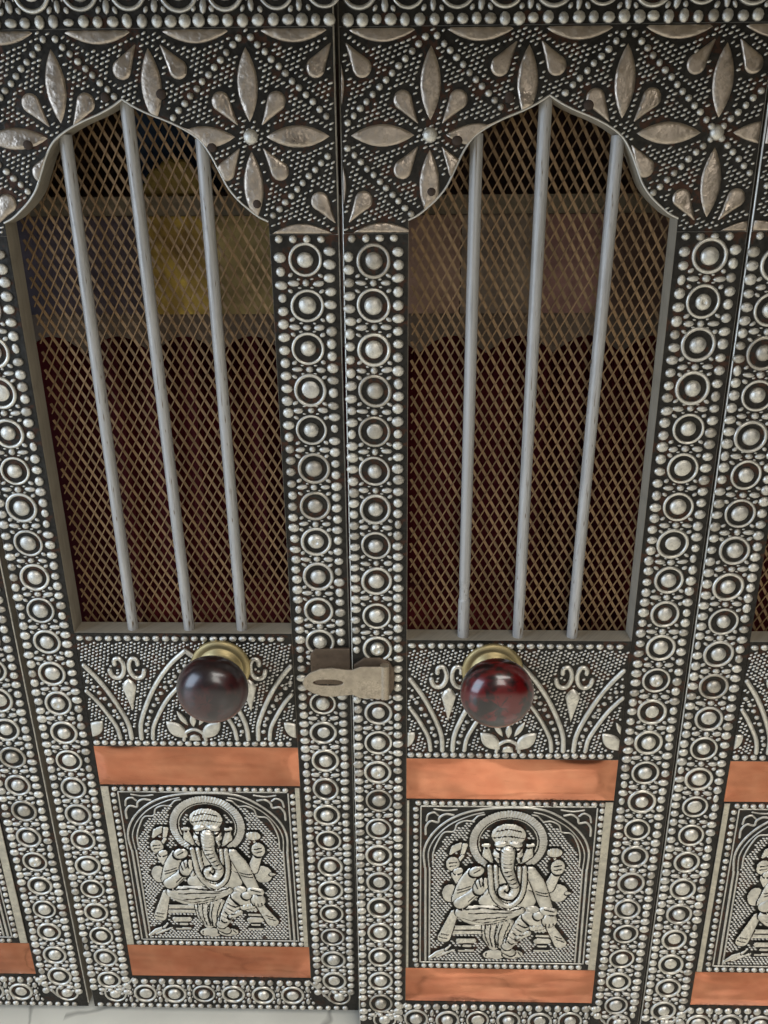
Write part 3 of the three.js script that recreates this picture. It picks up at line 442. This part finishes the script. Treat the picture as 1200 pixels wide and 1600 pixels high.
  for (let r = 0; r < 75; r++) for (let c = 0; c < 44; c++) { const x = 30 + c * 2.35 + (r & 1) * 1.17 + jit(0.15), y = -432 + r * 1.72 + 0.12 * (x - 77) * 0 + jit(0.12); if (x < 33 || x > 124.6) continue; const ex = (x - 78) / 47.5, cy = y + 370; if (cy > 14 && Math.hypot(ex, (cy - 12) / 46) > 0.95) continue; if (y < -431.5 || !reliefFree(x, y)) continue; p3.push([x + dx, y, 0.03, 1.12 * (1 + jit(0.15)), 0.68 * (1 + jit(0.15)), 0.6, -0.3 + jit(0.15)]); }
  stuff('pebbles', pebbleGeo, silverPlain, panel, p3);
  for (const [x, y] of o.reliefNails) put('nail_head', beadGeo, rust, panel, x, y, 0.6, 1.5, 1.5, 0.8);

  // knob
  const knob = mesh('knob', knobGeo, o.knobMat, d); knob.position.set(o.knob[0] * K, (o.knob[1] + Y0) * K, 0); knob.rotation.z = o.seed; if (o.knobLabel) knob.userData.label = o.knobLabel;
  const ros = mesh('rosette', rosetteGeo, brass, knob);
  return d;
}
function chippedRod(len) { const t = 0.088, r = (f, v) => new THREE.Vector2(f, v - 0.5); const g = new THREE.LatheGeometry([r(0, 0), r(1.06, 0), r(1.06, t), r(1.0, t + 0.002), r(0.9, t + 0.006), r(0.88, t + 0.03), r(0.97, t + 0.036), r(1, t + 0.05), r(1, 1), r(0, 1)], 16); return g; }

const inHasp = (x, y) => x < 7.5 && x > -14 && y < -207 && y > -233;
const inStaple = (x, y) => x > 150 && y < -206 && y > -231;
const doorA = buildDoor({ seed: 101, x: -376.2, tilt: 0.0339, phase: 1.5, topShift: 6, flower: 15, grain: 0.36, archCentre: 78, bandL: 21, bandR: 138.6 - 4.6, reliefShift: -2, bars: [[48, 48], [79, 78], [109, 110]], nails: [[20, 30]], reliefNails: [], knobMat: plumKnob, knob: [98, -219],
  label: 'embossed metal door cut off by the left picture edge' });
const doorB = buildDoor({ seed: 202, x: -187.0, tilt: 0.0339, phase: 0.8, topShift: 2, flower: 49.6, grain: 0.36, archCentre: 78.5, bandL: 22, bandR: 136.2, reliefShift: 1.6, hide: inStaple, bars: [[48.6, 48.6], [80.6, 78], [110.6, 110.4]], nails: [[70.8, 71.2], [24.6 + 9, 52.5], [95.5, 72.2], [116, 50.8], [134.6, 27.2]], reliefNails: [[52, -307.4], [99, -307.2], [110, -429]], knobMat: plumKnob, knob: [98.2, -219],
  knobLabel: 'dark plum brown knob', label: 'embossed metal door with the dark plum knob, left of the middle seam' });
const doorC = buildDoor({ seed: 303, x: 0, tilt: 0, phase: 1.8, topShift: -6, flower: 26.1, grain: 0.34, archCentre: 75.2, bandL: 18.6, bandR: 134.4, reliefShift: 0, hide: inHasp, bars: [[48, 47.2], [78.2, 77.2], [108, 110.4]], chipped: 0, nails: [[27, 31.5], [38.2, 52.6], [60.5, 69.6], [95.2, 66.4]], reliefNails: [[54.6, -307], [103.5, -307], [47.5, -399]], knobMat: redKnob, knob: [64.4, -216.4],
  knobLabel: 'glossy mottled dark red knob', label: 'embossed metal door with the glossy red knob and hasp latch' });
const doorD = buildDoor({ seed: 404, x: 186.8, tilt: 0, phase: -0.6, topShift: 3, flower: 10, grain: 0.34, archCentre: 75, bandL: 20.4, bandR: 135, reliefShift: 1, bars: [[47.5, 47.5], [78, 78], [108.5, 108.5]], nails: [[3, 22]], reliefNails: [], knobMat: redKnob, knob: [64, -217],
  label: 'embossed metal door cut off by the right picture edge' });

// hasp latch screwed to the red-knobbed door; staple plate on its neighbour
{
  const h = mesh('hasp', (() => {
    const pts = []; const add = (x, y) => pts.push([x, y]);
    add(3.2, -211.4); add(-9, -211.6); add(-13.5, -213.6); add(-17.5, -213.4); add(-24, -212.4); add(-31, -213.0); add(-36.5, -215.4); add(-40, -218.6); add(-41, -222); add(-39.6, -225.4); add(-35.6, -228.4); add(-30, -230.2); add(-24, -230.6); add(-17.5, -229.8); add(-13.5, -229.2); add(-9, -231.4); add(3.2, -231.8);
    const slot = []; for (let i = 0; i < 24; i++) { const a = i / 24 * Math.PI * 2; slot.push([-26.8 + 8.4 * Math.sign(Math.cos(a)) * Math.pow(Math.abs(Math.cos(a)), 0.8), -221.6 + 2.0 * Math.sin(a)]); }
    return slab(pts.reverse(), [slot], 4.8, 6.0, 0.35);
  })(), haspMetal, doorC);
  const barrel = mesh('hinge_barrel', new THREE.CylinderGeometry(0.0026, 0.0026, 0.0208, 18), haspMetal, h); barrel.position.set(0.0046, 0.2764, 0.0042);
  mesh('hinge_plate', slab([[7.2, -211], [9.6, -215], [10, -221.6], [9.4, -228], [7.2, -232.4], [-6, -232.2], [-12, -229], [-12.6, -213], [-7, -208.6], [2, -208.2]].reverse(), null, 0.05, 1.7, 0.3), haspDark, h);
  const st = mesh('staple_plate', slab([[152.5, -206.6], [172, -206.2], [172, -230], [152.5, -229.6], [149.5, -226], [149.5, -210]].reverse(), null, 0.05, 2.0, 0.4), haspDark, doorB);
  const loop = mesh('staple_loop', stroke([[153, -221.5], [154, -221.5], [160, -221.5], [166, -221.5]], 1.3, 1), haspDark, st); loop.position.z = 0.004;
}

// ---------------------------------------------------------------- cabinet carcass and what stands in it
const inner = new THREE.MeshStandardMaterial({ color: C(0.13, 0.065, 0.042), roughness: 0.85, map: woodTex });
const cab = thing('shrine_cabinet', 'dark wooden cabinet body behind the four embossed doors', 'cabinet');
cab.position.set(-0.015, -0.504, 0);
const boxIn = (name, x0, y0, z0, x1, y1, z1, m) => { const g = new THREE.BoxGeometry(x1 - x0, y1 - y0, z1 - z0); g.translate((x0 + x1) / 2, (y0 + y1) / 2, (z0 + z1) / 2); return mesh(name, g, m, cab); };
boxIn('back_panel', -0.40, 0, -0.40, 0.40, 0.66, -0.385, inner); boxIn('side_panel', -0.40, 0, -0.384, -0.385, 0.66, -0.035, inner); boxIn('side_panel', 0.385, 0, -0.384, 0.40, 0.66, -0.035, inner);
boxIn('bottom_panel', -0.384, 0, -0.384, 0.384, 0.004, -0.035, inner);
{ // projecting cornice of the cabinet, just above the picture, which keeps the ceiling light off the upper frieze
  const prof = [[-0.384, 0.645], [0.26, 0.645], [0.26, 0.662], [0.247, 0.668], [0.243, 0.682], [0.225, 0.690], [-0.384, 0.690]].map(([z, y]) => new THREE.Vector2(z, y));
  const g = new THREE.ExtrudeGeometry(new THREE.Shape(prof), { depth: 0.86, bevelEnabled: false }); g.rotateY(-Math.PI / 2); g.translate(0.43, 0.0005, 0); mesh('cornice', g, boardMat, cab);
}
const railWood = new THREE.MeshStandardMaterial({ color: C(0.27, 0.21, 0.13), roughness: 0.6, map: woodTex });
const blot = (a, b, s) => tex(128, (u, v) => { const k = Math.max(0, Math.min(1, 0.5 + 1.9 * (fbm(u, v, 3, 5, s) - 0.5))); return [lerp(a[0], b[0], k), lerp(a[1], b[1], k), lerp(a[2], b[2], k)]; }, true);
const pict = (a, b, s) => new THREE.MeshStandardMaterial({ map: blot(a, b, s), roughness: 0.6 });
const cy = 0.504, zc = -0.07, ox = 0.015;                             // canopy across the inside, at the height of the arch shoulders
boxIn('canopy_rail', -0.384, cy + 0.0219, zc - 0.012, 0.384, cy + 0.0315, zc + 0.005, railWood);
const cp = [[-0.384, -0.2, [0.20, 0.15, 0.15], [0.32, 0.26, 0.26]], [-0.1996, -0.1252, [0.22, 0.18, 0.21], [0.36, 0.30, 0.32]], [-0.1248, -0.090, [0.48, 0.36, 0.12], [1.0, 0.86, 0.40]], [-0.0896, -0.02, [0.46, 0.39, 0.22], [0.84, 0.74, 0.48]], [-0.0196, 0.0456, [0.54, 0.42, 0.35], [0.70, 0.56, 0.48]], [0.046, 0.0886, [0.44, 0.38, 0.33], [0.56, 0.49, 0.42]], [0.089, 0.1236, [0.54, 0.39, 0.35], [0.68, 0.50, 0.45]], [0.124, 0.384, [0.30, 0.22, 0.17], [0.42, 0.31, 0.25]]];
cp.forEach(([x0, x1, a, b], i) => boxIn('canopy_picture', x0 + (i ? ox : 0), cy - 0.0303, zc - 0.012, x1 + (x1 < 0.38 ? ox : 0), cy + 0.0215, zc, pict(a, b, 401 + 2 * i)));
{ // scalloped valance
  const pts = [[-384, -30.7]]; for (let i = 0; i < 20; i++) for (let k = 0; k <= 8; k++) { const t = k / 8; pts.push([-384 + (i + t) * 38.4, -53 + 10 * Math.sin(Math.PI * t)]); } pts.push([384, -30.7]);
  const s = new THREE.Shape(pts.map((p) => new THREE.Vector2(p[0] * K, p[1] * K + cy))); const g = new THREE.ExtrudeGeometry(s, { depth: 0.006, bevelEnabled: false }); g.translate(0, 0, zc - 0.01); mesh('scalloped_valance', g, new THREE.MeshStandardMaterial({ color: C(0.20, 0.14, 0.095), roughness: 0.7, map: woodTex }), cab);
}
{ // blue hanging and gilt crest above the rail on the left
  const b = top('blue_hanging', new THREE.BoxGeometry(0.075, 0.075, 0.004), new THREE.MeshStandardMaterial({ map: blot([0.14, 0.20, 0.28], [0.26, 0.34, 0.44], 431), roughness: 0.9 }), 'dark blue cloth hanging inside the arch top of the plum-knobbed door', 'cloth'); b.position.set(-0.098, 0.072, -0.095);
  const pts = []; for (let i = 0; i <= 12; i++) { const t = i / 12; pts.push(new THREE.Vector2(-0.017 + 0.034 * t, 0.011 * Math.sin(Math.PI * t) + 0.003 * Math.abs(Math.sin(t * 12)))); } pts.push(new THREE.Vector2(0.017, -0.003), new THREE.Vector2(-0.017, -0.003));
  const g = new THREE.ExtrudeGeometry(new THREE.Shape(pts), { depth: 0.006, bevelEnabled: true, bevelSize: 0.0015, bevelThickness: 0.0015, bevelSegments: 2 });
  const t = top('gilt_crest', g, new THREE.MeshStandardMaterial({ color: C(0.62, 0.46, 0.14), metalness: 0.6, roughness: 0.45, map: wear }), 'small gilt crest on the canopy rail before the blue cloth', 'ornament'); t.position.set(-0.108, 0.0362, -0.08);
}
{ // red velvet: a pleated curtain across the inside and a low seat before it
  const vt = tex(128, (u, v) => { const k = 0.7 + 0.6 * (fbm(u, v, 6, 4, 441) - 0.5); return [k, k * 0.9, k * 0.9]; }, false);
  const velvet = new THREE.MeshPhysicalMaterial({ color: C(0.16, 0.005, 0.008), map: vt, roughness: 0.9, sheen: 0.25, sheenColor: C(0.4, 0.03, 0.04), sheenRoughness: 0.5, side: THREE.DoubleSide });
  const n = 220, sh = []; for (let i = 0; i <= n; i++) { const t = i / n; sh.push(new THREE.Vector2(-0.375 + 0.75 * t, 0.006 * Math.sin(t * 150 + 3 * Math.sin(t * 17)))); } for (let i = n; i >= 0; i--) sh.push(new THREE.Vector2(sh[i].x, sh[i].y - 0.002));
  const cg = new THREE.ExtrudeGeometry(new THREE.Shape(sh), { depth: 0.47, bevelEnabled: false }); cg.rotateX(-Math.PI / 2);
  const cur = top('velvet_curtain', cg, velvet, 'pleated dark red velvet curtain hanging inside behind the wire screens', 'curtain'); cur.position.set(-0.015, -0.4995, -0.20);
  const g = new RoundedBoxGeometry(0.24, 0.12, 0.05, 6, 0.015), p = g.attributes.position;
  for (let i = 0; i < p.count; i++) { const x = p.getX(i), y = p.getY(i), z = p.getZ(i); p.setZ(i, z + 0.003 * Math.sin(x * 70 + 2 * Math.sin(x * 23)) * (z > 0 ? 1 : 0)); p.setY(i, y + 0.003 * Math.sin(x * 41)); }
  g.computeVertexNormals();
  const c = top('velvet_cushion', g, velvet, 'red velvet cushion low inside the cabinet behind the middle seam', 'cushion'); c.position.set(-0.03, -0.262, -0.075);
}

// ---------------------------------------------------------------- window and ceiling lamp that light the doors (outside the frame)
{
  const fm = new THREE.MeshStandardMaterial({ color: C(0.6, 0.58, 0.54), roughness: 0.6 });
  for (const [W, label] of [[WINDOW, 'cool daylit window left of the cabinet, outside the picture'], [FAR, 'bright window in the wall facing the doors, outside the picture']]) {
    const w = thing('window', label, 'window', 'windows of the room'); w.position.set(...W.pos); w.lookAt(...W.look);
    const glow = mesh('pane', new THREE.BoxGeometry(W.w, W.h, 0.004), new THREE.MeshStandardMaterial({ color: C(0.1, 0.1, 0.1), emissive: C(...W.color), emissiveIntensity: 0.6 }), w); glow.position.z = -0.012;
    for (const s of [-1, 1]) { const a = mesh('window_frame', new THREE.BoxGeometry(0.05, W.h + 0.1, 0.05), fm, w); a.position.set(s * (W.w / 2 + 0.026), 0, -0.02); const b = mesh('window_frame', new THREE.BoxGeometry(W.w, 0.05, 0.05), fm, w); b.position.set(0, s * (W.h / 2 + 0.026), -0.02); }
  }
  const l = thing('ceiling_lamp', 'square warm ceiling lamp above the floor, outside the picture', 'lamp'); l.position.set(...CEILING.pos); l.lookAt(...CEILING.look);
  const dif = mesh('diffuser', new THREE.BoxGeometry(CEILING.w, CEILING.h, 0.004), new THREE.MeshStandardMaterial({ color: C(0.1, 0.1, 0.1), emissive: C(...CEILING.color), emissiveIntensity: 0.8 }), l); dif.position.z = -0.008;
  const hs = mesh('housing', new THREE.BoxGeometry(CEILING.w + 0.04, CEILING.h + 0.04, 0.04), fm, l); hs.position.z = -0.034;
}
// pale wall across the room that the upper metal mirrors
const wallGeo = new THREE.BoxGeometry(4, 2.6, 0.06); wallGeo.translate(0, 0.80, 2.3);
structure('room_wall', wallGeo, new THREE.MeshStandardMaterial({ color: C(0.22, 0.195, 0.18), roughness: 0.9, map: woodTex }));

renderer.render(scene, camera);
